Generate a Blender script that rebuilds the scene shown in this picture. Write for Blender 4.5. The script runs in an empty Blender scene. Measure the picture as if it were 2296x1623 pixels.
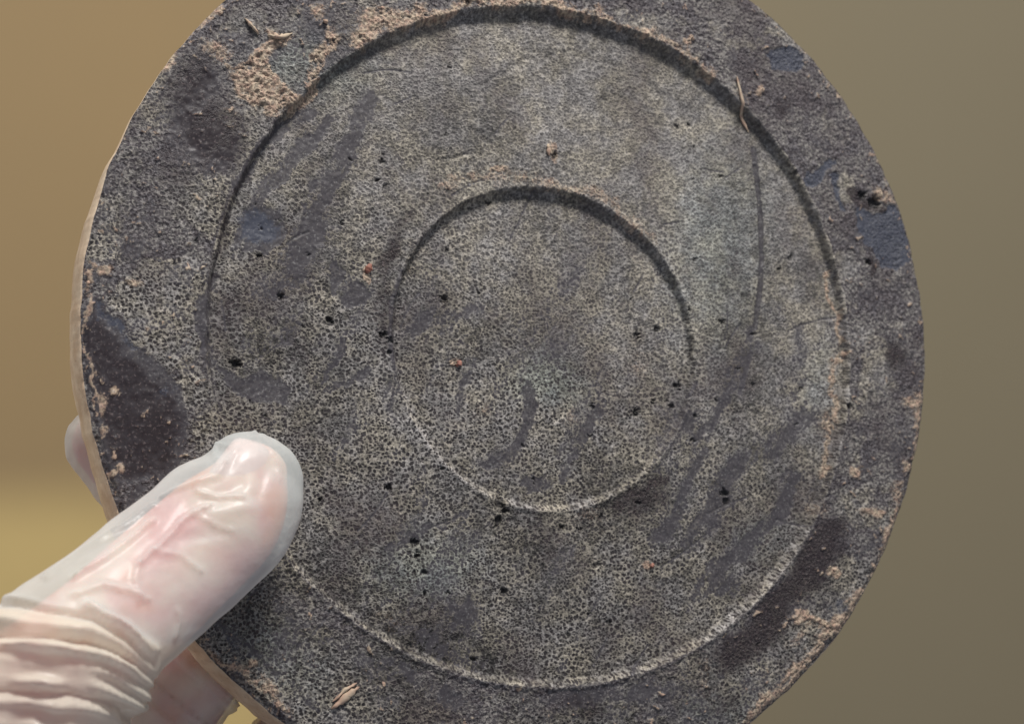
import bpy, math
import numpy as np
from mathutils import Matrix, Vector

# ------------------------------------------------------------------ camera, world, lamps
S = bpy.context.scene
CU = 2296.0                                  # the photograph's width in the units used for outlines below
FP = 1350.0 * CU / 1024.0
cam_d = bpy.data.cameras.new('camera'); cam = bpy.data.objects.new('camera', cam_d)
S.collection.objects.link(cam); S.camera = cam
cam.rotation_euler = (math.radians(90), 0, 0)
cam_d.sensor_width = 36; cam_d.lens = 36 * 1350.0 / 1024.0
cam_d.clip_start = 0.005; cam_d.clip_end = 20
cam_d.dof.use_dof = True; cam_d.dof.focus_distance = 0.186; cam_d.dof.aperture_fstop = 26.0

W = bpy.data.worlds.new('World'); S.world = W; W.use_nodes = True
bgn = W.node_tree.nodes['Background']; bgn.inputs[0].default_value = (0.80, 0.86, 1.0, 1); bgn.inputs[1].default_value = 0.31

S.view_settings.view_transform = 'Standard'; S.view_settings.look = 'None'
S.view_settings.exposure = 0.0; S.view_settings.gamma = 1.0

DC = Vector((0.0056, 0.1973, 0.0029))        # middle of the disc's face
def area(name, loc, target, size, power, color):
    l = bpy.data.lights.new(name, 'AREA'); l.shape = 'RECTANGLE'; l.size = size[0]; l.size_y = size[1]
    l.energy = power; l.color = color
    o = bpy.data.objects.new(name, l); S.collection.objects.link(o); o.location = loc
    o.rotation_euler = (Vector(target) - Vector(loc)).to_track_quat('-Z', 'Y').to_euler()
    return o
area('window_light', DC + Vector((0.14, -0.25, 0.56)), DC, (0.16, 0.12), 5.0, (1.0, 0.97, 0.93))
area('side_fill_light', DC + Vector((-0.75, 0.10, 0.55)), DC + Vector((-.1, .3, 0)), (0.5, 0.5), 3.6, (1.0, 0.92, 0.82))  # added fill from the left, no known window there

# ------------------------------------------------------------------ helpers
def new_mat(name):
    m = bpy.data.materials.new(name); m.use_nodes = True
    nt = m.node_tree; b = nt.nodes['Principled BSDF']
    return m, nt, b
class NT:
    def __init__(s, nt): s.nt = nt; s.N = nt.nodes; s.L = nt.links
    def node(s, t, **kw):
        n = s.N.new(t)
        for k, v in kw.items(): setattr(n, k, v)
        return n
    def put(s, inp, v):
        if isinstance(v, bpy.types.NodeSocket): s.L.new(v, inp)
        elif v is not None: inp.default_value = v
    def math(s, op, a, b=None, c=None, clamp=False):
        n = s.node('ShaderNodeMath', operation=op, use_clamp=clamp)
        s.put(n.inputs[0], a); s.put(n.inputs[1], b); s.put(n.inputs[2], c); return n.outputs[0]
    def ss(s, x, a, b, lo=0.0, hi=1.0):
        n = s.node('ShaderNodeMapRange', interpolation_type='SMOOTHSTEP')
        s.put(n.inputs[0], x); s.put(n.inputs[1], a); s.put(n.inputs[2], b); s.put(n.inputs[3], lo); s.put(n.inputs[4], hi)
        return n.outputs[0]
    def mix(s, f, a, b):
        n = s.node('ShaderNodeMix', data_type='RGBA')
        s.put(n.inputs[0], f); s.put(n.inputs[6], a); s.put(n.inputs[7], b); return n.outputs[2]
    def noise(s, vec, scale, detail=2.0, rough=0.5, out=0):
        n = s.node('ShaderNodeTexNoise'); s.put(n.inputs['Vector'], vec)
        n.inputs['Scale'].default_value = scale; n.inputs['Detail'].default_value = detail; n.inputs['Roughness'].default_value = rough
        return n.outputs[out]
    def vmath(s, op, a, b=None, sc=None):
        n = s.node('ShaderNodeVectorMath', operation=op)
        s.put(n.inputs[0], a); s.put(n.inputs[1], b)
        if sc is not None: s.put(n.inputs['Scale'], sc)
        return n.outputs[0]
def C(r, g, b):                                # an sRGB swatch 0-255 as linear
    f = lambda v: (v/255/12.92 if v/255 <= .04045 else ((v/255+.055)/1.055)**2.4)
    return (f(r), f(g), f(b), 1.0)

def hash2(ix, iy, seed):
    h = (ix.astype(np.int64)*374761393 + iy.astype(np.int64)*668265263 + seed*1442695041) & 0xffffffff
    h = ((h ^ (h >> 13)) * 1274126177) & 0xffffffff
    return ((h ^ (h >> 16)) & 0xffff) / 65535.0
def vnoise(x, y, seed=0):
    ix = np.floor(x); iy = np.floor(y); fx = x-ix; fy = y-iy
    fx = fx*fx*(3-2*fx); fy = fy*fy*(3-2*fy)
    a = hash2(ix, iy, seed); b = hash2(ix+1, iy, seed); c = hash2(ix, iy+1, seed); d = hash2(ix+1, iy+1, seed)
    return ((a*(1-fx)+b*fx)*(1-fy) + (c*(1-fx)+d*fx)*fy)*2-1
def fbm(x, y, octaves=4, seed=0, gain=.5):
    s = 0; a = 1; t = 0
    for k in range(octaves):
        s = s + a*vnoise(x*2**k + 17.3*k, y*2**k - 9.1*k, seed+k); t += a; a *= gain
    return s/t
def sstep(x, a, b):
    t = np.clip((x-a)/(b-a), 0, 1); return t*t*(3-2*t)

def mesh_np(name, V, F, smooth=True):
    me = bpy.data.meshes.new(name)
    V = np.asarray(V, np.float32); F = np.asarray(F, np.int32)
    me.vertices.add(len(V)); me.vertices.foreach_set('co', V.ravel())
    k = F.shape[1]
    me.loops.add(F.size); me.loops.foreach_set('vertex_index', F.ravel())
    me.polygons.add(len(F)); me.polygons.foreach_set('loop_start', np.arange(0, F.size, k, dtype=np.int32))
    me.update(calc_edges=True)
    me.polygons.foreach_set('use_smooth', np.full(len(F), smooth)); me.validate()
    return me
def link(name, me, mat=None, parent=None):
    o = bpy.data.objects.new(name, me); S.collection.objects.link(o)
    if mat and not me.materials: me.materials.append(mat)
    if parent: o.parent = parent
    return o

# pixel -> ray (forward length 1); world is X right, Y forward, Z up
def ray(px, py): return np.array([(px-1148.0)/FP, 1.0, -(py-811.5)/FP])
def wfit(v): return np.array([v[0], v[2], -v[1]])
Uv = wfit([-0.94389673, 0.0, -0.33024077]); Vv = wfit([0.02722531, 0.99659596, -0.07781559]); Nv = wfit([0.32911662, -0.08244078, -0.94068367])
D0 = 0.1972867
C0 = np.array([38.28698684/1350, 1.0, 20.13355564/1350])*D0
def plane_depth(px, py):
    r = ray(px, py); return float(C0 @ Nv / (r @ Nv))
def to_local(px, py):                          # where an outline point lies on the disc's face, in mm
    X = ray(px, py)*plane_depth(px, py) - C0; return (X @ Uv)*1e3, (X @ Vv)*1e3

# ------------------------------------------------------------------ backdrop: a painted wall far out of focus
m_wall, nt, b = new_mat('mottled_wall_paint'); T = NT(nt)
tc = T.node('ShaderNodeTexCoord').outputs['Object']
sp = T.node('ShaderNodeSeparateXYZ'); T.put(sp.inputs[0], tc)
n1 = T.noise(tc, 5.0, 2, .5)
xw = T.math('ADD', sp.outputs[0], T.math('MULTIPLY', T.math('SUBTRACT', n1, .5), .16))
col = T.mix(T.ss(xw, -0.17, 0.18), C(163, 137, 97), C(136, 125, 101))
zw = T.math('ADD', sp.outputs[2], T.math('MULTIPLY', T.math('SUBTRACT', n1, .5), .05))
col = T.mix(T.math('MULTIPLY', T.ss(zw, -0.04, -0.085), T.ss(xw, 0.02, -0.12)), col, C(216, 188, 124))
n2 = T.noise(tc, 7.0, 4, .6)
col = T.mix(T.math('MULTIPLY', n2, .30), col, C(122, 112, 84))
T.put(b.inputs['Base Color'], col); b.inputs['Roughness'].default_value = .85
gx = np.linspace(-1.6, 1.6, 41); gz = np.linspace(-1.2, 1.2, 31)
GX, GZ = np.meshgrid(gx, gz); GY = .002*fbm(GX*4, GZ*4, 3, 5)
V = np.c_[GX.ravel(), GY.ravel(), GZ.ravel()]
i = np.arange(30)[:, None]*41 + np.arange(40)[None]; i = i.ravel()
F = np.c_[i, i+1, i+42, i+41]
wall = link('wall', mesh_np('wall', V, F), m_wall); wall.location = (0, 0.62, 0); wall['kind'] = 'structure'

# ------------------------------------------------------------------ disc: polar mesh with real relief
def harm(c, ph):
    return c[0] + sum(c[1+2*k]*np.cos((k+1)*ph) + c[2+2*k]*np.sin((k+1)*ph) for k in range(3))
HA = [65.021, 0.147, -0.373, -0.013, -0.17, -0.055, -0.418]
HB = [49.82, -0.795, -0.259, 0.159, -0.467, 0.155, 0.011]
HC = [23.694, -0.201, 0.569, -0.007, -0.507, -0.162, -0.131]
NP, NR = 1900, 430
ph = np.linspace(0, 2*np.pi, NP, endpoint=False)
rr = (np.arange(1, NR+1)/NR)**0.92
PH, RR = np.meshgrid(ph, rr)                  # (NR, NP)
edge = harm(HA, PH) + .22*fbm(PH*26, PH*0+3, 4, 9)*sstep(RR, .86, .98)
RAD = RR*edge; edge = np.repeat(edge[-1:], NR, 0)
A = RAD*np.cos(PH); B = RAD*np.sin(PH)
Xw = C0[None, None] + (A[..., None]*Uv + B[..., None]*Vv)*1e-3
PX = Xw[..., 0]/Xw[..., 1]*FP + 1148.0; PY = -Xw[..., 2]/Xw[..., 1]*FP + 811.5
wx = PX + 30*fbm(A*.2, B*.2, 5, 21, .6) + 5*fbm(A*1.7, B*1.7, 2, 22)
wy = PY + 30*fbm(A*.2, B*.2, 5, 31, .6) + 5*fbm(A*1.7, B*1.7, 2, 32)

e_ = edge-RAD
def blob(cx, cy, rx, ry, rot=0, soft=.35, amt=1):
    soft = min(1, soft+.25)
    c, s = math.cos(math.radians(rot)), math.sin(math.radians(rot))
    dx = wx-cx; dy = wy-cy
    q = np.hypot((dx*c+dy*s)/rx, (-dx*s+dy*c)/ry)
    return amt*(1-sstep(q, 1-soft, 1+soft))
def seg_d(pts, x=None, y=None):
    x = wx if x is None else x; y = wy if y is None else y
    d = np.full(x.shape, 1e9)
    for (x0, y0), (x1, y1) in zip(pts[:-1], pts[1:]):
        vx, vy = x1-x0, y1-y0; t = np.clip(((x-x0)*vx+(y-y0)*vy)/(vx*vx+vy*vy), 0, 1)
        d = np.minimum(d, np.hypot(x-x0-t*vx, y-y0-t*vy))
    return d
def stroke(pts, w, soft=.5, amt=1):
    soft = min(1, soft+.3); return amt*(1-sstep(seg_d(pts)/w, 1-soft, 1+soft))
def poly(pts, soft=10, amt=1):
    inside = np.zeros(wx.shape, bool)
    for (x0, y0), (x1, y1) in zip(pts, pts[1:]+pts[:1]):
        cnd = (y0 > wy) != (y1 > wy)
        if y0 != y1: inside ^= cnd & (wx < (x1-x0)*(wy-y0)/(y1-y0)+x0)
    d = seg_d(pts+pts[:1])*np.where(inside, -1, 1)
    return amt*(1-sstep(d, -soft, soft))
def umax(*a):
    r = a[0]
    for k in a[1:]: r = np.maximum(r, k)
    return r

rB = harm(HB, PH); rC = harm(HC, PH)
onrim = sstep(RAD-rB, -.2, .8)
n_lo = fbm(A*.12, B*.12, 4, 41); n_md = fbm(A*.5, B*.5, 4, 42); wA = A+1.1*fbm(A*.55+9, B*.55, 3, 39); wB = B+1.1*fbm(A*.55, B*.55+5, 3, 38)
n_hi = fbm(wA*1.5+wB*.4, wB*1.5-wA*.4, 3, 43); n_vh = fbm(wA*2.6-wB*1.7, wB*2.6+wA*1.7, 2, 44)
# directional streaks (a wiping direction from lower left to upper right)
sx = -A*math.sin(1.02)+B*math.cos(1.02); sy = A*math.cos(1.02)+B*math.sin(1.02)
streak = fbm(sx*.42+.8*n_md, sy*.085, 4, 51)

smear = umax(
    stroke([(835, 225), (790, 330), (720, 440), (670, 560)], 24), stroke([(735, 270), (640, 380), (560, 470)], 17),
    stroke([(690, 250), (590, 330), (520, 420)], 14), blob(690, 560, 40, 90, 30, .5), blob(620, 640, 50, 26, -30, .5, .8),
    poly([(540, 475), (600, 458), (640, 470), (628, 530), (600, 570), (520, 575), (515, 545)], 7),
    poly([(488, 812), (530, 838), (600, 835), (655, 868), (640, 905), (590, 912), (540, 880), (500, 862)], 6),
    poly([(745, 575), (775, 610), (840, 640), (830, 680), (780, 695), (742, 640)], 9), stroke([(745, 880), (800, 850), (835, 835)], 9), stroke([(780, 760), (740, 850)], 7),
    blob(965, 722, 45, 22, -20, .5, .9), stroke([(1010, 740), (1100, 670)], 14, .6, .8), stroke([(1080, 800), (1045, 920)], 12, .6, .8),
    stroke([(1205, 870), (1190, 950), (1168, 1010)], 14), stroke([(1345, 930), (1300, 1000), (1275, 1060)], 17, .5, .9),
    blob(1215, 1075, 26, 20), blob(1120, 1030, 60, 22, -20, .6, .6), 1-sstep(seg_d([(1700, 330), (1708, 400), (1716, 480), (1719, 560), (1716, 640), (1707, 720), (1694, 790), (1670, 880)], PX+2*n_md, PY), 3, 9),
    stroke([(1700, 750), (1660, 850), (1600, 960), (1560, 1100)], 16, .7, .8), stroke([(1790, 730), (1815, 830), (1795, 900)], 12, .6, .8),
    stroke([(1830, 930), (1720, 1000), (1640, 1090), (1560, 1220)], 26, .6, .9), stroke([(1560, 940), (1590, 1010), (1540, 1120), (1500, 1200)], 22, .6, .8),
    stroke([(1790, 1060), (1750, 1160), (1660, 1240), (1600, 1330)], 20, .4), blob(1620, 1320, 60, 28, -20, .3), blob(1630, 1115, 34, 26, -30, .3),
    blob(1042, 1372, 34, 50, -25, .4), stroke([(870, 1230), (950, 1190), (1050, 1150)], 7, .6, .8), blob(980, 1440, 90, 24, 25, .5, .7),
    blob(1380, 1560, 160, 22, -5, .5, .7), blob(1000, 1560, 60, 24, 20, .6, .6), blob(900, 1500, 50, 18, 30, .6, .7), stroke([(640, 1390), (760, 1440), (850, 1500)], 12, .7, .5),
    blob(880, 900, 20, 60, -20, .6, .6), blob(1510, 720, 20, 60, 5, .6, .4), blob(1290, 640, 40, 16, -25, .6, .5), blob(1320, 600, 60, 14, -30, .6, .4),
    # left rim: the burnt smooth triangle
    poly([(205, 670), (235, 700), (275, 760), (345, 810), (395, 870), (420, 940), (412, 1030), (385, 1075), (250, 1085), (225, 1000), (195, 880), (190, 720)], 9),
    poly([(240, 1180), (300, 1150), (330, 1090), (250, 1085)], 8, .6),
    blob(415, 230, 60, 90, 30, .6, .75), blob(480, 320, 80, 60, 40, .6, .8), blob(300, 560, 70, 30, 10, .7, .5), stroke([(468, 620), (462, 720), (475, 820)], 15, .5, .8),
    blob(650, 1460, 50, 60, 30, .6, .5), stroke([(500, 1400), (600, 1500), (700, 1580)], 12, .6, .6), blob(1740, 1560, 40, 60, 30, .6, .5))
brk = fbm(sx*1.1+.5*n_hi, sy*.16, 4, 55)
smear = np.clip(smear*(.98+1.1*brk), 0, .92)
smear = umax(smear, poly([(488, 812), (530, 838), (600, 835), (655, 868), (640, 905), (590, 912), (540, 880), (500, 862)], 8, .95), stroke([(1205, 870), (1190, 950), (1168, 1010)], 12, .4, .85),
             poly([(205, 670), (235, 700), (275, 760), (345, 810), (395, 870), (420, 940), (412, 1030), (385, 1075), (250, 1085), (225, 1000), (195, 880), (190, 720)], 12, .9))
smear = np.maximum(smear, sstep(streak+.5*brk+.5*n_lo, .0, .7)*.55*sstep(PY, 200, 900)*(1-onrim))
smear = np.maximum(smear, onrim*sstep(n_md+.4*n_lo, .0, .5)*.5)

gl = np.exp(-((RAD-rB+.35+.3*n_md)/.5)**2)*sstep(PX, 640, 540)*sstep(PY, 250, 350)*sstep(PY, 980, 880)
gc = np.exp(-((RAD-rC-.25+.3*n_md)/.45)**2)*sstep(PX, 1000, 930)*sstep(PY, 560, 640)*sstep(PY, 1050, 900)
smear = np.maximum(smear, .5*gl); smear = np.maximum(smear, .9*gc)
blue = umax(
    poly([(1722, 118), (1780, 100), (1805, 130), (1790, 160), (1738, 165)], 7), poly([(1795, 392), (1860, 360), (1890, 365), (1850, 400), (1810, 408)], 6),
    poly([(1928, 470), (1960, 500), (2005, 465), (2030, 500), (2040, 570), (2020, 610), (1975, 600), (1945, 560), (1922, 520)], 6),
    stroke([(1880, 400), (1885, 470)], 9), blob(575, 505, 42, 42, 0, .5, .9), stroke([(215, 695), (260, 740), (290, 770)], 12, .7, .6), blob(360, 880, 30, 12, -30, .7, .5),
    blob(960, 1250, 60, 20, -10, .8, .25), blob(1370, 1300, 90, 22, 0, .8, .2), blob(1880, 1360, 26, 26, 0, .5, .5), stroke([(510, 1420), (570, 1500), (640, 1540)], 9, .7, .4))
red = umax(
    blob(880, 570, 46, 24, -55, .7, .9), stroke([(925, 480), (885, 560), (865, 660), (868, 730)], 26, .7, .62), blob(345, 960, 66, 62, -30, .5, .9), blob(270, 1000, 40, 60, 0, .6, .6),
    poly([(205, 700), (235, 720), (275, 790), (345, 850), (390, 900), (405, 960), (400, 1030), (375, 1070), (255, 1080), (228, 1000), (200, 880), (195, 740)], 20, .72), blob(600, 870, 40, 22, 20, .6, .2),
    blob(470, 290, 110, 66, 45, .8, .85), blob(420, 190, 60, 80, 30, .8, .75), blob(370, 370, 70, 60, 30, .9, .45), blob(1800, 1330, 60, 110, 35, .8, .6), blob(1560, 1480, 60, 26, -20, .9, .4), blob(430, 190, 40, 60, 30, .8, .6), stroke([(560, 380), (510, 440), (495, 540), (468, 620)], 15, .8, .6), blob(520, 330, 50, 50, 0, .8, .5),
    stroke([(1870, 1190), (1800, 1300), (1720, 1400), (1640, 1470)], 40, .7, 1.0), blob(1460, 1120, 70, 42, -35, .7, .75), stroke([(1400, 1130), (1500, 1060)], 16, .7, .8),
    blob(600, 790, 60, 30, 20, .9, .35), blob(2010, 800, 26, 34, 0, .6, .8), stroke([(1920, 430), (1945, 470), (1990, 480)], 13, .5), blob(1945, 590, 9, 24, -15, .5, .9), blob(1310, 1590, 60, 30, 10, .8, .6), blob(1640, 1560, 80, 22, -30, .8, .5), blob(860, 1420, 90, 30, 30, .9, .4), blob(1760, 240, 30, 16, -35, .6, .7), blob(1060, 1450, 160, 40, 20, .9, .3))
tan_m = umax(
    poly([(505, 150), (560, 140), (600, 90), (590, 50), (625, 75), (655, 70), (640, 100), (610, 130), (640, 200), (680, 215), (640, 260), (570, 255), (520, 220)], 9, .95),
    blob(490, 120, 34, 26, 0, .8, .7), stroke([(740, 80), (730, 110), (708, 140), (690, 190)], 15, .6), stroke([(700, 190), (650, 250), (600, 260)], 12, .8, .8),
    stroke([(800, 90), (850, 60), (910, 45), (930, 30)], 24, .6, .95), blob(840, 40, 34, 26, -20, .6, .9), stroke([(930, 60), (1050, 10), (1180, -5), (1260, 10), (1290, 20)], 11, .8, .85),
    stroke([(1290, 20), (1420, 60), (1500, 100), (1600, 170)], 8, .9, .65), blob(1445, 75, 18, 24, 0, .7, .8), blob(1545, 98, 13, 10), blob(1330, 20, 20, 10, 0, .7, .7), stroke([(500, 10), (440, 60), (370, 150)], 10, .9, .75), blob(700, 30, 18, 26, 30, .7, .7),
    stroke([(1870, 600), (1888, 720), (1890, 850), (1880, 950), (1850, 1060)], 7, .9, .75), blob(1870, 950, 14, 30, 0, .8, .7), blob(1840, 1130, 26, 22, 0, .9, .4),
    stroke([(2070, 880), (2058, 990), (2035, 1060)], 12, .8, .8), blob(2040, 900, 20, 12, 0, .6, .8), blob(1960, 1145, 26, 14, 0, .6, .85), blob(2020, 1110, 20, 30, 0, .7, .7), blob(1920, 1060, 14, 14), blob(1870, 1275, 14, 12), blob(1990, 1240, 12, 40, 30, .7, .7),
    stroke([(2015, 1150), (1962, 1290), (1885, 1405), (1785, 1515), (1680, 1610)], 14, .9, .95), stroke([(1790, 1390), (1860, 1400)], 9), blob(1800, 1420, 40, 12, -40, .8, .5), blob(1700, 1190, 0.1, .1), blob(1985, 440, 30, 14, 35, .6, .9),
    blob(1242, 330, 16, 18, 0, .6, .9), blob(1128, 385, 12, 9), blob(832, 600, 12, 20, 25, .5, .85), blob(1040, 812, 11, 9, 0, .5, 1), blob(1470, 1268, 12, 12, 0, .6, .9), blob(1705, 205, 11, 10), blob(1455, 810, 22, 34, 0, 1., .35), blob(1100, 930, 26, 16, 0, 1., .4), blob(1290, 930, 24, 20, 0, 1, .4),
    stroke([(990, 420), (1100, 400), (1200, 405), (1310, 415), (1400, 460), (1470, 540)], 15, 1.0, .5), blob(1330, 1160, 50, 30, 0, 1, .3), blob(940, 580, 60, 14, -50, 1, .25),
    blob(228, 610, 16, 10, 0, .6, .9), blob(295, 625, 22, 10, 20, .6, .7), blob(250, 878, 12, 9, 0, .5, .9), blob(225, 905, 9, 20, 10, .7, .7), stroke([(205, 600), (195, 760), (205, 860), (228, 980)], 5, .9, .7), blob(262, 1045, 9, 14, 0, .6, .8),
    stroke([(470, 1470), (560, 1530), (640, 1600)], 9, .9, .75), blob(600, 1545, 40, 14, 38, .8, .7), blob(560, 1500, 14, 9), blob(1580, 1520, 20, 50, 0, 1, .4), blob(880, 1380, 60, 20, 30, 1, .3), blob(310, 720, 90, 60, 20, 1, .12))
tan_raw = tan_m
tan_m = tan_m*sstep(n_hi+.6*n_vh+.6*n_md, -.95, .05)
tan_m = np.maximum(tan_m, onrim*sstep(n_hi+.5*n_md+.25*sstep(e_, 3.5, .3), .50, .85)*.75)
tan_m = np.maximum(tan_m, tan_raw*(.42+.5*n_md))
# pore zones: 1 where the open cell structure is clean and bright
n_rim = fbm(A*.16+3, B*.16, 5, 45, .6)
pore = umax(onrim*np.clip(.34+.9*n_rim+.25*sstep(PY, 900, 1500), 0, 1), 
    poly([(330, 570), (430, 570), (465, 600), (455, 780), (440, 830), (370, 830), (300, 770), (240, 680), (260, 640)], 14), poly([(480, 590), (560, 590), (700, 560), (720, 470), (780, 400), (830, 450), (820, 560), (740, 560), (700, 700), (860, 740), (860, 1000), (640, 1000), (520, 810), (470, 760)], 25, .95),
    blob(690, 400, 80, 26, -60, .5, .9), blob(800, 330, 40, 90, 30, .8, .6), blob(560, 900, 80, 40, 0, .6, .6), 1.0*(RAD < rC), (1-onrim)*.75, blob(480, 960, 60, 80, 10, .6, .7), blob(480, 1300, 200, 200, 0, .6, .7), blob(850, 1560, 220, 80, 15, .7, .75), blob(1560, 1520, 60, 60, 0, .7, .7), blob(560, 220, 60, 40, 0, .7, .8))
light = -.14-.12*sstep(PY, 800, 1500)+.8*fbm(A*.09, B*.09, 4, 61)+.35*n_md + .25*blob(1240, 850, 120, 90, 0, 1) + .2*blob(1600, 560, 120, 200, 0, 1) - .35*blob(620, 780, 90, 40, 0, 1) - .3*blob(1000, 1480, 500, 120, 10, 1) - .2*blob(1250, 1150, 300, 90, 0, 1) - .25*blob(900, 1420, 300, 70, 25, 1) - .2*blob(960, 960, 60, 140, 0, 1) + .25*blob(820, 150, 260, 120, -30, 1) - .3*blob(680, 1180, 60, 120, 0, 1)  # includes painted shade: darker lower half and a shadow patch beside the thumb
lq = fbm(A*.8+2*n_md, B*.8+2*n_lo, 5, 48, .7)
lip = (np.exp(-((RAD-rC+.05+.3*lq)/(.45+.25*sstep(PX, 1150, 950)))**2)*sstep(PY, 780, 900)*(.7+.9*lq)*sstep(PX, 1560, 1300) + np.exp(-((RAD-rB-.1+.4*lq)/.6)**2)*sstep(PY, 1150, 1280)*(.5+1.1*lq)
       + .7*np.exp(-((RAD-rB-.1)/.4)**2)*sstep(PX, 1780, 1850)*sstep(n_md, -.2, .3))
light = light + 1.5*np.clip(lip, 0, 1)  # lower lips lightened: pale crust, plus painted light on the walls
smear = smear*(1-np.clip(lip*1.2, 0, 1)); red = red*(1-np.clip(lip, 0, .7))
aqua = umax(blob(1240, 850, 60, 50, 0, 1, .8), blob(1620, 560, 90, 180, 0, 1, .55), blob(960, 1270, 110, 60, 0, 1, .7), blob(700, 140, 110, 60, 0, 1, .7), blob(1700, 1200, 60, 40, 0, 1, .5), blob(600, 1450, 120, 60, 40, 1, .5), blob(1850, 860, 30, 90, 0, 1, .3), blob(1600, 1600, 90, 40, 0, 1, .5))

# relief in mm
H = np.zeros_like(A)
n_w = fbm(A*.9+2.2*n_md+40, B*.9+2.2*n_lo-1.5*n_md, 5, 47, .65)
wob = .25*n_md + .14*n_w
H -= 1.45*(1-sstep(RAD-rB+wob, -.75, .15))
H -= 1.15*(1-sstep(RAD-rC+wob*.8, -.7, .15))
lowside = sstep(np.sin(PH), .1, .6)
H += .22*np.exp(-((RAD-rB-.35)/.45)**2)*(.4+.6*lowside)*(1+n_w) + .16*np.exp(-((RAD-rC-.3)/.4)**2)*(1+n_w)
H += .10*n_md + .05*n_lo*4 + .07*n_hi + (.05+.08*onrim)*n_vh*(1-np.maximum(smear, red)) + onrim*.08*n_hi*(1-np.maximum(smear, red))
H += tan_m*(.14+.10*np.maximum(n_hi, -.4)+.16*n_vh+.12*fbm(A*2.3+B, B*2.3-A, 3, 49))
H -= .10*smear + .18*blue
H -= .22*(1-sstep(seg_d([(1704, 370), (1716, 480), (1719, 560), (1716, 640), (1704, 735)], PX+2*n_md, PY), 1, 8))
H -= .15*stroke([(985, 355), (1030, 352), (1090, 345)], 4, .6) + .12*stroke([(1050, 180), (1110, 175), (1200, 130), (1300, 100)], 4, .8)
pits = [(1007, 663, 9), (743, 717, 8), (1445, 747, 8), (1488, 733, 8), (1533, 862, 8), (1522, 908, 7), (1442, 921, 8), (875, 1092, 9), (935, 1215, 10), (940, 1246, 8), (957, 1284, 8), (958, 1332, 6), (1137, 1325, 9), (530, 812, 13),
        (1128, 1125, 12), (1140, 1145, 10), (1125, 1165, 9), (1120, 1180, 6), (865, 748, 8), (880, 760, 7), (878, 785, 6), (1266, 1182, 7), (632, 660, 8), (1015, 143, 5), (1562, 400, 4), (1760, 600, 6), (1628, 718, 6), (585, 571, 8), (1635, 1105, 10), (1640, 1125, 9), (1805, 870, 6), (850, 400, 5), (870, 412, 5), (1250, 345, 7), (1960, 455, 14), (1935, 440, 11), (1945, 590, 8), (1050, 5, 9), (1905, 912, 7), (1700, 745, 5), (1555, 690, 5), (1375, 1400, 5), (1190, 1000, 6), (1330, 1380, 5), (720, 1120, 6), (1010, 1330, 5), (1480, 900, 5), (390, 590, 5), (440, 540, 5)]
rng = np.random.RandomState(5)
for k in range(70): pits.append((rng.uniform(560, 1800), rng.uniform(250, 1500), rng.uniform(3.0, 5.5)))
pit = np.zeros_like(A)
jx = PX + 7*n_vh; jy = PY + 7*fbm(wB*2.2, wA*2.2, 2, 37)
for (x, y, r) in pits:
    m = (np.abs(jx-x) < 3*r) & (np.abs(jy-y) < 3*r)
    if m.any():
        q = 1-sstep(np.hypot(jx[m]-x, jy[m]-y)/r, .55, 1.15); pit[m] = np.maximum(pit[m], q); H[m] -= q*r*.06
for k in range(26):                            # fine scratches
    x0, y0 = rng.uniform(500, 1900), rng.uniform(120, 1550); an = rng.normal(-.75, .5); L = rng.uniform(30, 130); bend = rng.uniform(-.25, .25)
    sc_ = [(x0+L*t*math.cos(an+bend*t), y0+L*t*math.sin(an+bend*t)) for t in (0, .33, .66, 1)]
    m = (np.abs(PX-x0) < L+20) & (np.abs(PY-y0) < L+20)
    if m.any():
        q = 1-sstep(seg_d(sc_, PX[m], PY[m]), 1.2, 4.0); H[m] -= .09*q; smear[m] = np.maximum(smear[m], .75*q)
# rounded, chipped outer edge
e = edge-RAD
H -= 1.0*(1-sstep(e, -.1, .8))*(.55+.3*fbm(A*.9, B*.9, 3, 71)) + .5*(1-sstep(e, 0, 1.8))*np.maximum(0, n_hi)
TH = 8.5
ringZ = H[-1]
rows = [(A, B, H)]
V = [np.array([[0, 0, H[0].mean()]]), np.c_[A.ravel(), B.ravel(), H.ravel()]]
mA = [[[.0, 0, 0, 1]], np.c_[smear.ravel(), tan_m.ravel(), red.ravel(), pore.ravel()]]
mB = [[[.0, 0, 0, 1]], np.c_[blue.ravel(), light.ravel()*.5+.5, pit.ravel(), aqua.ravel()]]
side = []
eA, eB = A[-1], B[-1]
for k, (f, z) in enumerate([(1.004, -.35), (1.010, -1.2), (1.020, -3.5), (1.026, -TH+1), (1.022, -TH+.3), (1.00, -TH), (.6, -TH), (.2, -TH)]):
    zz = np.full(NP, z) + (ringZ*.4 if k == 0 else 0) + .05*fbm(ph*20+k, ph*0, 2, 81)
    if f > .99: f = 1+(f-1)*(.25+.75*sstep(PY[-1], 150, 800))*(1+.25*fbm(ph*5, ph*0, 2, 83))
    V.append(np.c_[eA*f, eB*f, zz]); mA.append(np.tile([0, 0, 0, 0], (NP, 1))); mB.append(np.tile([0, .5, 0, 0], (NP, 1)))
V.append([[0, 0, -TH]]); mA.append([[0, 0, 0, 0]]); mB.append([[0, .5, 0, 0]])
V = np.vstack(V); mA = np.vstack(mA); mB = np.vstack(mB)
NTOT = NR+8
r_ = np.arange(NTOT-1)[:, None]; c_ = np.arange(NP)[None]; c2 = (c_+1) % NP
F = np.stack([1+r_*NP+c_, 1+(r_+1)*NP+c_, 1+(r_+1)*NP+c2, 1+r_*NP+c2], -1).reshape(-1, 4)
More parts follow.
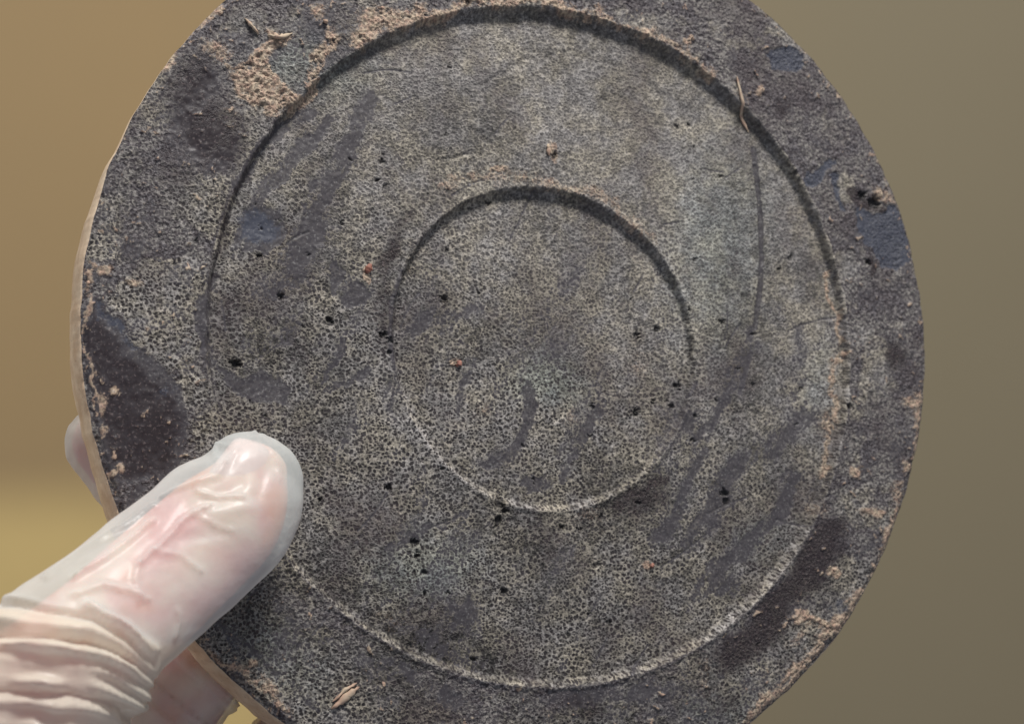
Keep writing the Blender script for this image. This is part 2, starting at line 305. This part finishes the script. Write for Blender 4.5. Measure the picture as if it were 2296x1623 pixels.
# centre fans as degenerate-free quads is not possible: append triangles separately
me = bpy.data.meshes.new('round_disc')
tri1 = np.stack([np.zeros(NP, int), 1+np.arange(NP), 1+(np.arange(NP)+1) % NP], -1)
last = len(V)-1; b0 = 1+(NTOT-1)*NP
tri2 = np.stack([np.full(NP, last), b0+(np.arange(NP)+1) % NP, b0+np.arange(NP)], -1)
li = np.concatenate([F.ravel(), tri1.ravel(), tri2.ravel()]).astype(np.int32)
ls = np.concatenate([np.arange(len(F))*4, len(F)*4+np.arange(2*NP)*3]).astype(np.int32)
me.vertices.add(len(V)); me.vertices.foreach_set('co', (V*1e-3).astype(np.float32).ravel())
me.loops.add(len(li)); me.loops.foreach_set('vertex_index', li)
me.polygons.add(len(ls)); me.polygons.foreach_set('loop_start', ls); me.update(calc_edges=True)
mi = np.zeros(len(ls), np.int32); mi[(NR)*NP:len(F)] = 1; mi[-NP:] = 1
me.polygons.foreach_set('material_index', mi); me.polygons.foreach_set('use_smooth', np.ones(len(ls), bool))
for nm, dat in (('surface_masks', mA), ('tint_masks', mB)):
    at = me.attributes.new(nm, 'FLOAT_COLOR', 'POINT'); at.data.foreach_set('color', dat.astype(np.float32).ravel())

pf = np.clip(sstep(PX*.45-PY*.9+.0*PX, -420, 420)+.35*n_md, 0, 1)          # painted sheen: pores turn paler towards the upper right
pf = np.concatenate([[pf[0].mean()], pf.ravel(), np.zeros(len(V)-1-pf.size)])
at = me.attributes.new('pore_sheen', 'FLOAT', 'POINT'); at.data.foreach_set('value', pf.astype(np.float32))
m_disc, nt, b = new_mat('charred_porous_clay'); T = NT(nt)
tc = T.vmath('SCALE', T.node('ShaderNodeTexCoord').outputs['Object'], sc=1000.0)   # millimetres
aA = T.node('ShaderNodeAttribute', attribute_name='surface_masks'); aB = T.node('ShaderNodeAttribute', attribute_name='tint_masks')
sA = T.node('ShaderNodeSeparateColor'); T.put(sA.inputs[0], aA.outputs['Color']); sB = T.node('ShaderNodeSeparateColor'); T.put(sB.inputs[0], aB.outputs['Color'])
smr, tnn, rd, por = sA.outputs[0], sA.outputs[1], sA.outputs[2], aA.outputs['Alpha']
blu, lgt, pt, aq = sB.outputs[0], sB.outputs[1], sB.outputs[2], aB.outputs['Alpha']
sheen = T.node('ShaderNodeAttribute', attribute_name='pore_sheen').outputs['Fac']
warp = T.vmath('SCALE', T.vmath('SUBTRACT', T.noise(tc, 1.3, 1, .5, out=1), (.5, .5, .5)), sc=.55)
p = T.vmath('ADD', tc, warp)
p = T.vmath('MULTIPLY', p, (1, 1, .15))
def voro(scale, rnd=.9):
    n = T.node('ShaderNodeTexVoronoi', feature='F1', voronoi_dimensions='2D'); T.put(n.inputs['Vector'], p); n.inputs['Scale'].default_value = scale; n.inputs['Randomness'].default_value = rnd
    s = T.node('ShaderNodeSeparateColor'); T.put(s.inputs[0], n.outputs['Color'])
    return n.outputs['Distance'], s.outputs[0]
d1, c1 = voro(1.62, .9); d2, c2_ = voro(3.4, .9)
nz = T.noise(tc, 1.1, 4, .65); nf = T.noise(tc, 4.2, 3, .6); nb = T.noise(tc, .22, 3, .6)
d3, c3 = voro(2.15, .9)
big = T.ss(T.noise(tc, .33, 3, .6), .42, .56)
thr = T.math('ADD', T.math('MULTIPLY_ADD', c1, .15, .22), T.math('MULTIPLY', T.math('SUBTRACT', nz, .5), .45))
hA = T.ss(d1, T.math('ADD', thr, .17), T.math('SUBTRACT', thr, .07)); hB = T.ss(d3, T.math('ADD', thr, .19), T.math('SUBTRACT', thr, .09))
hole1 = T.math('ADD', T.math('MULTIPLY', hA, big), T.math('MULTIPLY', hB, T.math('SUBTRACT', 1.0, big)))
hole2 = T.ss(d2, .34, .10)
hole = T.math('MAXIMUM', hole1, T.math('MULTIPLY', hole2, T.math('MULTIPLY', c2_, 1.0)))
# web brightness broken up
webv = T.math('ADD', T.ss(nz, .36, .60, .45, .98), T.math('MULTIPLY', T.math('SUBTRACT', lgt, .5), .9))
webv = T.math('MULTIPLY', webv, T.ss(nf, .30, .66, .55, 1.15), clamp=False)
webc = T.mix(T.ss(nb, .35, .65), C(182, 173, 157), C(167, 162, 158))
webc = T.mix(T.math('MULTIPLY', aq, .4), webc, C(156, 182, 180))
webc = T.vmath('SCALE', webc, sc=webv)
webc = T.mix(T.math('MULTIPLY', hole, T.math('SUBTRACT', 1.02, T.math('MULTIPLY', sheen, .42))), webc, T.mix(sheen, C(42, 37, 38), C(72, 68, 69)))  # pore colour is dark clay with part of the pores' shade painted in
# fibrous, matted ground (rim)
fsx = T.vmath('MULTIPLY', tc, (1.0, 1.0, .2))
fb = T.noise(fsx, 2.2, 4, .7)
mat_c = T.mix(T.ss(T.math('ADD', fb, T.math('MULTIPLY', T.math('SUBTRACT', nz, .5), .5)), .40, .64), T.mix(T.ss(nb, .4, .6), C(56, 49, 52), C(72, 66, 69)), T.mix(T.ss(nb, .4, .62), C(122, 117, 119), C(154, 149, 142)))
mat_c = T.mix(T.math('MULTIPLY', hole1, .28), mat_c, C(42, 40, 44))
mat_c = T.mix(T.math('MULTIPLY', aq, .2), mat_c, C(120, 138, 142))
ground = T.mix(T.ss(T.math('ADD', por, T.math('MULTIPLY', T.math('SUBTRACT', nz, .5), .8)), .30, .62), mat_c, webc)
stn = T.noise(T.vmath('MULTIPLY', T.vmath('ADD', tc, T.vmath('SCALE', warp, sc=3.0)), (1, .8, 1)), .075, 5, .62)
ground = T.mix(T.math('MULTIPLY', T.ss(T.math('ADD', stn, T.math('MULTIPLY', T.math('SUBTRACT', nz, .5), .35)), .47, .68), .55), ground, C(66, 55, 57))
# smooth smeared slip with fine speckle
spk = T.ss(T.noise(tc, 2.6, 3, .6), .56, .68)
sm_c = T.mix(T.math('MULTIPLY', spk, .5), T.mix(nb, C(56, 52, 57), C(74, 70, 74)), C(150, 148, 146))
smr_f = T.ss(T.math('ADD', T.math('ADD', smr, T.math('MULTIPLY', T.math('SUBTRACT', hole, .4), .35)), T.math('MULTIPLY', T.math('SUBTRACT', nz, .5), 1.3)), .26, .66)
colr = T.mix(T.math('MULTIPLY', smr_f, .87), ground, sm_c)
rd_f = T.math('MULTIPLY', T.ss(T.math('ADD', rd, T.math('MULTIPLY', T.math('SUBTRACT', nz, .5), 1.1)), .25, .85), .86)
colr = T.mix(rd_f, colr, T.mix(T.math('MULTIPLY', spk, .45), C(38, 28, 31), C(126, 108, 106)))
bl_f = T.ss(T.math('ADD', blu, T.math('ADD', T.math('MULTIPLY', T.math('SUBTRACT', nf, .5), .9), T.math('MULTIPLY', T.math('SUBTRACT', nz, .5), 1.0))), .30, .75)
colr = T.mix(T.math('MULTIPLY', bl_f, .85), colr, T.mix(spk, C(66, 70, 83), C(98, 100, 108)))
tn_f = T.ss(T.math('ADD', tnn, T.math('MULTIPLY', T.math('SUBTRACT', nf, .5), 1.1)), .20, .72)
tan_c = T.mix(T.ss(nz, .3, .65), C(188, 156, 136), C(188, 170, 146))
tan_c = T.mix(T.math('MULTIPLY', hole, .6), tan_c, C(70, 58, 56))
colr = T.mix(T.math('MULTIPLY', tn_f, .92), colr, tan_c)
colr = T.mix(T.math('MULTIPLY', pt, .85), colr, C(30, 28, 30))
T.put(b.inputs['Base Color'], colr)
T.put(b.inputs['Roughness'], T.math('SUBTRACT', T.math('MULTIPLY_ADD', smr_f, -.12, .66), T.math('MULTIPLY', rd_f, .10))); b.inputs['Specular IOR Level'].default_value = .45
hgt = T.math('MULTIPLY_ADD', hole, T.math('MULTIPLY', T.math('SUBTRACT', 1.0, smr_f), -.9), T.math('MULTIPLY', T.math('SUBTRACT', 1.0, T.math('MULTIPLY', T.math('MAXIMUM', smr_f, rd_f), .65)), T.math('ADD', T.math('MULTIPLY', fb, .45), T.math('MULTIPLY', nf, .26))))
bp = T.node('ShaderNodeBump'); bp.inputs['Strength'].default_value = .8; bp.inputs['Distance'].default_value = .00016
T.put(bp.inputs['Height'], hgt); T.put(b.inputs['Normal'], bp.outputs[0])

m_clay, nt, b = new_mat('pale_fired_clay'); T = NT(nt)
tc = T.vmath('SCALE', T.node('ShaderNodeTexCoord').outputs['Object'], sc=1000.0)
cc = T.mix(T.ss(T.noise(tc, .35, 4, .6), .3, .7), C(186, 160, 132), C(208, 188, 162))
cc = T.mix(T.ss(T.noise(tc, 2.4, 3, .6), .6, .78), cc, C(110, 92, 78))
T.put(b.inputs['Base Color'], cc); b.inputs['Roughness'].default_value = .6
bp = T.node('ShaderNodeBump'); bp.inputs['Strength'].default_value = .5; bp.inputs['Distance'].default_value = .0001
T.put(bp.inputs['Height'], T.noise(tc, 2.5, 3, .6)); T.put(b.inputs['Normal'], bp.outputs[0])
me.materials.append(m_disc); me.materials.append(m_clay)
disc = bpy.data.objects.new('round_disc', me); S.collection.objects.link(disc)
disc.matrix_world = Matrix(((Uv[0], Vv[0], Nv[0], C0[0]), (Uv[1], Vv[1], Nv[1], C0[1]), (Uv[2], Vv[2], Nv[2], C0[2]), (0, 0, 0, 1)))
disc['label'] = 'dark grey porous clay disc with two stepped round recesses and a pale tan edge'
disc['category'] = 'disc'

# loose crumbs and splinters stuck to the face
def surf_h(a, bb):
    r = math.hypot(a, bb); f = math.atan2(bb, a) % (2*math.pi)
    j = int(round(f/(2*math.pi)*NP)) % NP; i_ = int(np.clip(round((min(1, r/edge[0, j]))**(1/.92)*NR)-1, 0, NR-1))
    return H[i_, j]
ico_t = (1+5**.5)/2
IV = np.array([(-1, ico_t, 0), (1, ico_t, 0), (-1, -ico_t, 0), (1, -ico_t, 0), (0, -1, ico_t), (0, 1, ico_t), (0, -1, -ico_t), (0, 1, -ico_t), (ico_t, 0, -1), (ico_t, 0, 1), (-ico_t, 0, -1), (-ico_t, 0, 1)])/1.9
IF = np.array([(0, 11, 5), (0, 5, 1), (0, 1, 7), (0, 7, 10), (0, 10, 11), (1, 5, 9), (5, 11, 4), (11, 10, 2), (10, 7, 6), (7, 1, 8), (3, 9, 4), (3, 4, 2), (3, 2, 6), (3, 6, 8), (3, 8, 9), (4, 9, 5), (2, 4, 11), (6, 2, 10), (8, 6, 7), (9, 8, 1)])
m_crumb, nt, b = new_mat('tan_crumb'); T = NT(nt)
tc = T.vmath('SCALE', T.node('ShaderNodeTexCoord').outputs['Object'], sc=1000.0)
T.put(b.inputs['Base Color'], T.mix(T.ss(T.noise(tc, .5, 3, .6), .4, .6), C(182, 152, 132), C(192, 174, 150))); b.inputs['Roughness'].default_value = .8
cand = np.argwhere((tan_m > .5) & (RR < .997)); rng = np.random.RandomState(3)
wts = RR[cand[:, 0], cand[:, 1]]; pick = cand[rng.choice(len(cand), 45, p=wts/wts.sum(), replace=False)]
CV = []; CF = []
for n_, (i_, j_) in enumerate(pick):
    s_ = rng.uniform(.09, .25)*(1.0 if rng.rand() < .9 else 1.6)
    sc = s_*rng.uniform(.45, 1.5, 3)*[1.2, 1, .7]; th = rng.uniform(0, 6.28)
    P = IV*sc*(1+.38*rng.randn(12, 1)); c_s, s_s = math.cos(th), math.sin(th)
    P = np.c_[P[:, 0]*c_s-P[:, 1]*s_s, P[:, 0]*s_s+P[:, 1]*c_s, P[:, 2]]
    CV.append(P+[A[i_, j_], B[i_, j_], H[i_, j_]+.05]); CF.append(IF+12*n_)
cr = link('crumbs', mesh_np('crumbs', np.vstack(CV)*1e-3, np.vstack(CF), True), m_crumb, disc); cr['kind'] = 'stuff'

def splinter(name, pts, w, hgt_, mat, seed=0):
    rng = np.random.RandomState(seed); V = []; F = []
    L = [to_local(*q) for q in pts]; n = 14; m = 8
    L = np.array(L); tt = np.linspace(0, len(L)-1, n)
    P = np.c_[np.interp(tt, range(len(L)), L[:, 0]), np.interp(tt, range(len(L)), L[:, 1])]
    for k in range(n):
        t = P[min(k+1, n-1)]-P[max(k-1, 0)]; t /= np.linalg.norm(t); nn = np.array([-t[1], t[0]])
        g = math.sin(math.pi*(k+.35)/(n-.3))**.6; ww = w*g*(1+.25*rng.randn()); zz = surf_h(*P[k])
        for q in range(m):
            a = 2*math.pi*q/m
            V.append([*(P[k]+nn*ww*math.cos(a)), zz+.1+hgt_*g*(.4+.6*math.sin(a))+.05*rng.randn()])
    for k in range(n-1):
        for q in range(m): F.append([k*m+q, k*m+(q+1) % m, (k+1)*m+(q+1) % m, (k+1)*m+q])
    o = link(name, mesh_np(name, np.array(V)*1e-3, F), mat, disc); return o
splinter('splinter', [(1652, 172), (1660, 215), (1672, 262), (1688, 292)], .28, .35, m_crumb, 1)['label'] = 'thin pale tan splinter lying across the upper right recess edge'
splinter('husk', [(742, 1588), (775, 1560), (805, 1538)], .55, .5, m_crumb, 2)
splinter('husk', [(745, 1572), (772, 1545), (800, 1530)], .22, .45, m_crumb, 3)
splinter('splinter', [(548, 42), (565, 62), (580, 78)], .22, .6, m_crumb, 4)
splinter('splinter', [(600, 80), (625, 88), (655, 76)], .3, .6, m_crumb, 5)
splinter('husk', [(1300-65, 318), (1238, 345)], .3, .3, m_crumb, 6)
m_red, nt, b = new_mat('rust_crumb'); b.inputs['Base Color'].default_value = C(160, 96, 78); b.inputs['Roughness'].default_value = .7
T = NT(nt); T.put(b.inputs['Base Color'], T.mix(T.ss(T.noise(T.node('ShaderNodeTexCoord').outputs['Object'], 900, 2), .4, .6), C(132, 84, 70), C(170, 122, 106)))
splinter('rust_fleck', [(1034, 818), (1046, 806)], .42, .35, m_red, 7)
splinter('rust_fleck', [(826, 610), (836, 588)], .45, .3, m_red, 8)
splinter('rust_fleck', [(1466, 1272), (1474, 1264)], .35, .3, m_red, 9)

# ------------------------------------------------------------------ hand in a glove
def catmull(K, n):
    K = np.array(K, float); out = []
    for k in range(len(K)-1):
        p0 = K[max(k-1, 0)]; p1 = K[k]; p2 = K[k+1]; p3 = K[min(k+2, len(K)-1)]
        for t in np.linspace(0, 1, n, endpoint=False):
            out.append(.5*((2*p1)+(-p0+p2)*t+(2*p0-5*p1+4*p2-p3)*t*t+(-p0+3*p1-3*p2+p3)*t**3))
    out.append(K[-1]); return np.array(out)
def tube(bmv, bmf, st, m=40, n=10):
    """st rows: px, py, distance(m), half width px, half thickness as share of the width"""
    K = []
    for (px, py, dep, hw, tk) in st:
        P = ray(px, py)*dep; K.append([*P, hw/FP*dep, hw/FP*dep*tk])
    R = catmull(K, n)
    # rounded ends
    def cap(R0, R1):
        t = R0[:3]-R1[:3]; t /= np.linalg.norm(t); L = (R0[3]+R0[4])*.5; out = []
        for a in (.35, .65, .85, .97): 
            s_ = math.sqrt(1-a*a); out.append([*(R0[:3]+t*L*a), R0[3]*s_, R0[4]*s_])
        return out
    R = np.vstack([cap(R[0], R[1])[::-1], R, cap(R[-1], R[-2])])
    base = len(bmv); k0 = len(R)
    for k in range(k0):
        t = R[min(k+1, k0-1), :3]-R[max(k-1, 0), :3]; t /= np.linalg.norm(t)
        v = R[k, :3]/np.linalg.norm(R[k, :3]); w = np.cross(t, v); w /= np.linalg.norm(w); h = np.cross(w, t)
        for q in range(m):
            a = 2*math.pi*q/m; bmv.append(R[k, :3]+w*R[k, 3]*math.cos(a)+h*R[k, 4]*math.sin(a))
    for k in range(k0-1):
        for q in range(m): bmf.append([base+k*m+q, base+k*m+(q+1) % m, base+(k+1)*m+(q+1) % m, base+(k+1)*m+q])
    bmf.append([base+q for q in range(m)][::-1]); bmf.append([base+(k0-1)*m+q for q in range(m)])
def fuse(name, tubes, voxel, smooth):
    v, f = [], []
    for t in tubes: tube(v, f, t)
    me = bpy.data.meshes.new(name); me.from_pydata([tuple(x) for x in v], [], f); me.update()
    o = bpy.data.objects.new(name+'_tmp', me); S.collection.objects.link(o)
    r = o.modifiers.new('r', 'REMESH'); r.mode = 'VOXEL'; r.voxel_size = voxel
    s = o.modifiers.new('s', 'SMOOTH'); s.factor = .7; s.iterations = smooth
    dg = bpy.context.evaluated_depsgraph_get(); out = bpy.data.meshes.new_from_object(o.evaluated_get(dg)); out.name = name
    bpy.data.objects.remove(o); bpy.data.meshes.remove(me)
    out.polygons.foreach_set('use_smooth', np.ones(len(out.polygons), bool))
    return out
def front(px, py, mm):  return plane_depth(px, py)-mm*1e-3     # in front of the disc's face
def behind(px, py, mm): return plane_depth(px, py)+(TH+mm)*1e-3

def thumb(inset, dx=0, dy=0):
    g = [(574, 1060, 7.2, 114, .62), (548, 1108, 8.2, 140, .62), (507, 1158, 8.8, 158, .62), (450, 1212, 9.4, 160, .64), (390, 1262, 10.5, 163, .66), (320, 1320, 12.0, 165, .70), (235, 1392, 14.0, 172, .75), (140, 1475, 15.0, 190, .8), (50, 1580, 13.0, 225, .85), (-80, 1720, 8, 300, .9)]
    return [(x+dx, y+dy, front(x, y, mm), hw-inset, tk) for (x, y, mm, hw, tk) in g]
def web(inset): return [(105, 1520, front(105, 1520, 12), 196-inset, .8), (95, 1640, front(95, 1640, 10), 195-inset, .8), (80, 1800, front(80, 1800, 6), 205-inset, .8), (60, 2000, front(60, 2000, 0), 260-inset, .8)]
def index(inset): return [(244, 985, behind(244, 985, 8.0), 102-inset, .8), (282, 1035, behind(282, 1035, 8.2), 102-inset, .85), (345, 1120, behind(345, 1120, 8.5), 100-inset, .9), (470, 1250, behind(470, 1250, 9.5), 105-inset, .9), (500, 1400, behind(500, 1400, 12), 112-inset, .9), (400, 1560, behind(400, 1560, 13), 125-inset, .9), (200, 1750, behind(200, 1750, 8), 170-inset, .9)]
def middle(inset): return [(760, 1230, behind(760, 1230, 9), 90-inset, .9), (600, 1350, behind(600, 1350, 9), 112-inset, .9), (465, 1468, behind(465, 1468, 9.5), 122-inset, .9), (340, 1575, behind(340, 1575, 10), 130-inset, .85), (200, 1700, behind(200, 1700, 8), 160-inset, .85), (0, 1850, behind(0, 1850, 2), 230-inset, .9), (-180, 1900, front(-180, 1900, 0), 280-inset, .9)]
def ring(inset): return [(930, 1400, behind(930, 1400, 9), 72-inset, .9), (780, 1515, behind(780, 1515, 9), 84-inset, .9), (640, 1665, behind(640, 1665, 10), 92-inset, .9), (480, 1850, behind(480, 1850, 10), 110-inset, .9), (250, 2050, behind(250, 2050, 4), 200-inset, .9)]
def palm(inset): return [(-260, 1600, front(-260, 1600, 2), 260-inset, .7), (-150, 1850, front(-150, 1850, 0), 320-inset, .6), (0, 2100, front(0, 2100, 0), 340-inset, .6), (-100, 2400, front(0, 2300, 0), 280-inset, .7)]

# ---- bare hand
def skin_thumb():
    g = [(570, 1055, 6.7, 80, .70), (548, 1105, 7.7, 107, .68), (512, 1158, 8.3, 127, .66), (455, 1215, 9.0, 133, .66), (395, 1270, 10, 136, .68), (325, 1335, 11.6, 140, .70), (245, 1405, 13.6, 138, .76), (145, 1490, 14.0, 148, .8), (50, 1590, 12.0, 180, .82), (-80, 1730, 8, 240, .88)]
    return [(x, y, front(x, y, mm), hw, tk) for (x, y, mm, hw, tk) in g]
skin_me = fuse('person', [skin_thumb(), web(44), index(18), middle(16), ring(14), palm(44)], .0007, 8)
m_skin, nt, b = new_mat('skin'); T = NT(nt)
tc = T.vmath('SCALE', T.node('ShaderNodeTexCoord').outputs['Object'], sc=1000.0)
sk = T.mix(T.ss(T.noise(tc, .11, 3, .5), .36, .62), C(236, 206, 184), C(220, 142, 132))
sk = T.mix(T.ss(T.noise(tc, .16, 2, .5), .52, .70), sk, C(226, 150, 112))
T.put(b.inputs['Base Color'], sk); b.inputs['Roughness'].default_value = .5
b.inputs['Subsurface Weight'].default_value = .25; b.inputs['Subsurface Radius'].default_value = (1, .35, .2); b.inputs['Subsurface Scale'].default_value = .0015
bp = T.node('ShaderNodeBump'); bp.inputs['Strength'].default_value = .4; bp.inputs['Distance'].default_value = .0002
T.put(bp.inputs['Height'], T.noise(tc, 1.2, 4, .6)); T.put(b.inputs['Normal'], bp.outputs[0])
person = link('person', skin_me, m_skin)
person['label'] = 'hand in thin milky glove, thumb pressed on lower left of the dark disc'
person['category'] = 'person'

# ---- glove: looser second skin with folds pressed into it
glove_me = fuse('glove', [thumb(0), web(0), index(2), middle(2), ring(2), palm(0)], .00042, 10)
n = len(glove_me.vertices)
co = np.empty(n*3, np.float32); glove_me.vertices.foreach_get('co', co); co = co.reshape(-1, 3).astype(float)
no = np.empty(n*3, np.float32); glove_me.vertices.foreach_get('normal', no); no = no.reshape(-1, 3).astype(float)
gx_ = co[:, 0]/co[:, 1]*FP+1148; gy_ = -co[:, 2]/co[:, 1]*FP+811.5
pd = (C0 @ Nv)/((np.c_[co[:, 0]/co[:, 1], np.ones(n), co[:, 2]/co[:, 1]]) @ Nv)
fr = (no[:, 1] < .45) & (co[:, 1] < pd)
nwx = 6*fbm(co[:, 0]*300, co[:, 2]*300, 2, 91); nwy = 6*fbm(co[:, 0]*300, co[:, 2]*300, 2, 92)+22*fbm(co[:, 0]*90+4, co[:, 2]*90, 2, 93)*sstep(gy_, 1400, 1500)
X_, Y_ = gx_+nwx, gy_+nwy
disp = np.zeros(n)
def crease(pts, w, h, warp=True):
    global disp
    d = seg_d(pts, X_, Y_); disp += np.where(fr, h*np.exp(-(d/w)**2), 0)
# thin raised creases on the thumb
crease([(361, 1117), (430, 1085), (491, 1055), (505, 1038)], 5, .55); crease([(491, 1038), (480, 1015), (488, 998), (513, 1007), (527, 993)], 4, .4)
crease([(505, 1038), (560, 985), (575, 960)], 5, .3)
crease([(311, 1263), (345, 1238), (390, 1195), (409, 1170), (435, 1153), (474, 1128)], 4.5, .7)
crease([(530, 1010), (491, 1066), (440, 1086), (443, 1103), (502, 1111), (542, 1118)], 5, .5)
crease([(164, 1291), (232, 1252), (285, 1212), (345, 1170)], 6, .6); crease([(100, 1290), (210, 1215), (300, 1160), (345, 1130)], 6, .5)
crease([(165, 1330), (230, 1310), (290, 1325), (330, 1345)], 7, .5); crease([(311, 1263), (300, 1300), (312, 1350)], 6, .4)
crease([(435, 1153), (470, 1165), (520, 1190)], 6, .3); crease([(345, 1238), (400, 1245), (450, 1280)], 7, .35); crease([(590, 975), (622, 1020), (632, 1070)], 5, .25); crease([(390, 1430), (400, 1400), (395, 1370)], 5, .3)
crease([(575, 1110), (600, 1040), (590, 990)], 14, -.25); crease([(470, 1120), (540, 1085)], 16, -.35); crease([(400, 1210), (500, 1190)], 18, -.3); crease([(480, 1150), (560, 1140)], 16, .35)
crease([(545, 1030), (590, 1022)], 20, .55)
# bunched folds where the glove gathers at the thumb's base
F1 = [(-60, 1330), (60, 1345), (164, 1364), (207, 1372), (250, 1396), (315, 1443), (352, 1478), (358, 1500)]
F2 = [(190, 1355), (250, 1380), (300, 1415), (345, 1455)]
folds = [(F1, 8, 1.6), (F2, 8, .9), ([(-60, 1392), (100, 1400), (200, 1412), (270, 1444), (320, 1484), (352, 1512)], 10, 1.3), ([(-60, 1448), (80, 1450), (164, 1456), (230, 1470), (290, 1498), (335, 1530)], 9, 1.5),
         ([(-60, 1490), (90, 1492), (190, 1502), (260, 1520), (320, 1556)], 10, 1.2), ([(-60, 1532), (90, 1532), (200, 1543), (315, 1580)], 9, 1.5),
         ([(-60, 1580), (100, 1580), (210, 1592), (305, 1622)], 9, 1.6), ([(-60, 1632), (120, 1630), (310, 1668)], 9, 1.5), ([(-60, 1680), (310, 1715)], 9, 1.5)]
vary = 1.0
for k_, (pts, w, h) in enumerate(folds):
    d = seg_d(pts, X_, Y_); am = np.clip(.75+1.3*fbm(gx_*.011+7*k_, gy_*.006, 2, 98), .1, 1.5)
    disp += np.where(fr, h*am*np.exp(-(d/(w*(.7+.5*am)))**2), 0)
vall = [([(0, 1352), (164, 1374), (207, 1386), (250, 1408), (290, 1436)], 6, -.8), ([(-60, 1425), (120, 1430), (210, 1445), (290, 1482)], 7, -.7), ([(-60, 1560), (150, 1563), (300, 1600)], 7, -.6)]
for pts, w, h in vall: crease(pts, w, h)
# tension streaks on the fingers behind the disc
bk = ~fr & (gx_ > 150)
q = gx_*.62+gy_*(-.78)   # across the streaks
disp += np.where((co[:, 1] > pd) & (gy_ > 1350), 0.7*np.maximum(0, 1-np.abs(fbm(q*.030, (gx_*.78+gy_*.62)*.004, 2, 95))*5)-.3, 0)
disp += np.where((co[:, 1] > pd) & (gy_ <= 1350), .4*fbm(gx_*.03, gy_*.012, 3, 96), 0)
disp += np.where(fr, .22*fbm(co[:, 0]*220, co[:, 2]*220, 3, 97), 0) - .0
# keep the glove out of the disc: flatten where it presses on the face
co += no*disp[:, None]*1e-3
hN = (co-C0) @ Nv                                # height above the face, metres
inpl = np.hypot((co-C0) @ Uv, (co-C0) @ Vv) < .0648
m_ = inpl & (hN < .0002) & (hN > -.0045)
co[m_] += Nv*(.0002-hN[m_])[:, None]
m_ = inpl & (hN < -.0045) & (hN > -.0087)
co[m_] += Nv*(-.0087-hN[m_])[:, None]
glove_me.vertices.foreach_set('co', co.astype(np.float32).ravel()); glove_me.update()
bunch_shade = np.where(co[:, 1] < pd, sstep(gy_+.42*(120-gx_)*-1*-1*.0 - (1352+.32*np.clip(gx_-100, 0, 260)), -6, 22), -.15*sstep(gy_, 1200, 1300))  # folds more opaque; film behind the disc thinned to darken fingers as if shaded
at = glove_me.attributes.new('layers_shade', 'FLOAT', 'POINT'); at.data.foreach_set('value', bunch_shade.astype(np.float32))
m_glove, nt, b = new_mat('thin_milky_glove'); T = NT(nt)
tc = T.vmath('SCALE', T.node('ShaderNodeTexCoord').outputs['Object'], sc=1000.0)
T.put(b.inputs['Base Color'], T.mix(T.node('ShaderNodeAttribute', attribute_name='layers_shade').outputs['Fac'], C(226, 235, 234), C(238, 230, 214))); b.inputs['Roughness'].default_value = .46
b.inputs['Specular IOR Level'].default_value = .6; b.inputs['Coat Weight'].default_value = .28; b.inputs['Coat Roughness'].default_value = .2
bp = T.node('ShaderNodeBump'); bp.inputs['Strength'].default_value = .5; bp.inputs['Distance'].default_value = .0003
T.put(bp.inputs['Height'], T.noise(tc, .5, 4, .55)); T.put(b.inputs['Normal'], bp.outputs[0])
trl = T.node('ShaderNodeBsdfTranslucent'); trl.inputs[0].default_value = C(235, 236, 232)
mx1 = T.node('ShaderNodeMixShader'); mx1.inputs[0].default_value = .3; T.L.new(b.outputs[0], mx1.inputs[1]); T.L.new(trl.outputs[0], mx1.inputs[2])
tr = T.node('ShaderNodeBsdfTransparent'); tr.inputs[0].default_value = (.97, .97, .97, 1)
lw = T.node('ShaderNodeLayerWeight'); lw.inputs[0].default_value = .35
fac = T.math('ADD', T.math('MULTIPLY_ADD', lw.outputs['Facing'], .40, .45), T.math('MULTIPLY', T.math('SUBTRACT', T.noise(tc, .25, 3, .5), .5), .25), clamp=True)
fac = T.math('ADD', fac, T.math('MULTIPLY', T.node('ShaderNodeAttribute', attribute_name='layers_shade').outputs['Fac'], .24), clamp=True)
mx2 = T.node('ShaderNodeMixShader'); T.put(mx2.inputs[0], fac); T.L.new(tr.outputs[0], mx2.inputs[1]); T.L.new(mx1.outputs[0], mx2.inputs[2])
T.L.new(mx2.outputs[0], nt.nodes['Material Output'].inputs['Surface'])
glove = link('glove', glove_me, m_glove, person)

# ---- thumb nail under the glove
V = []; F = []
ax = ray(588, 1005)*front(588, 1005, 9.4)-ray(524, 1088)*front(524, 1088, 11.2); ax /= np.linalg.norm(ax)
cN = ray(556, 1050)*front(556, 1050, 10.3); w_ = np.cross(ax, Nv); w_ /= np.linalg.norm(w_); h_ = np.cross(w_, ax)
if h_ @ Nv < 0: h_ = -h_
for i_ in range(13):
    for j_ in range(13):
        s_ = (i_/12-.5)*2; t_ = (j_/12-.5)*2
        V.append(cN+ax*s_*.0038+w_*t_*.0033*math.sqrt(max(.05, 1-max(0, abs(s_)-.55)**2*3.5))+h_*(-.0016*t_*t_-.0008*s_*s_))
for i_ in range(12):
    for j_ in range(12): F.append([i_*13+j_, (i_+1)*13+j_, (i_+1)*13+j_+1, i_*13+j_+1])
m_nail, nt, b = new_mat('nail'); b.inputs['Base Color'].default_value = C(238, 208, 200); b.inputs['Roughness'].default_value = .25
nail = link('thumbnail', mesh_np('thumbnail', V, F), m_nail, person)
sm = nail.modifiers.new('thickness', 'SOLIDIFY'); sm.thickness = .0004
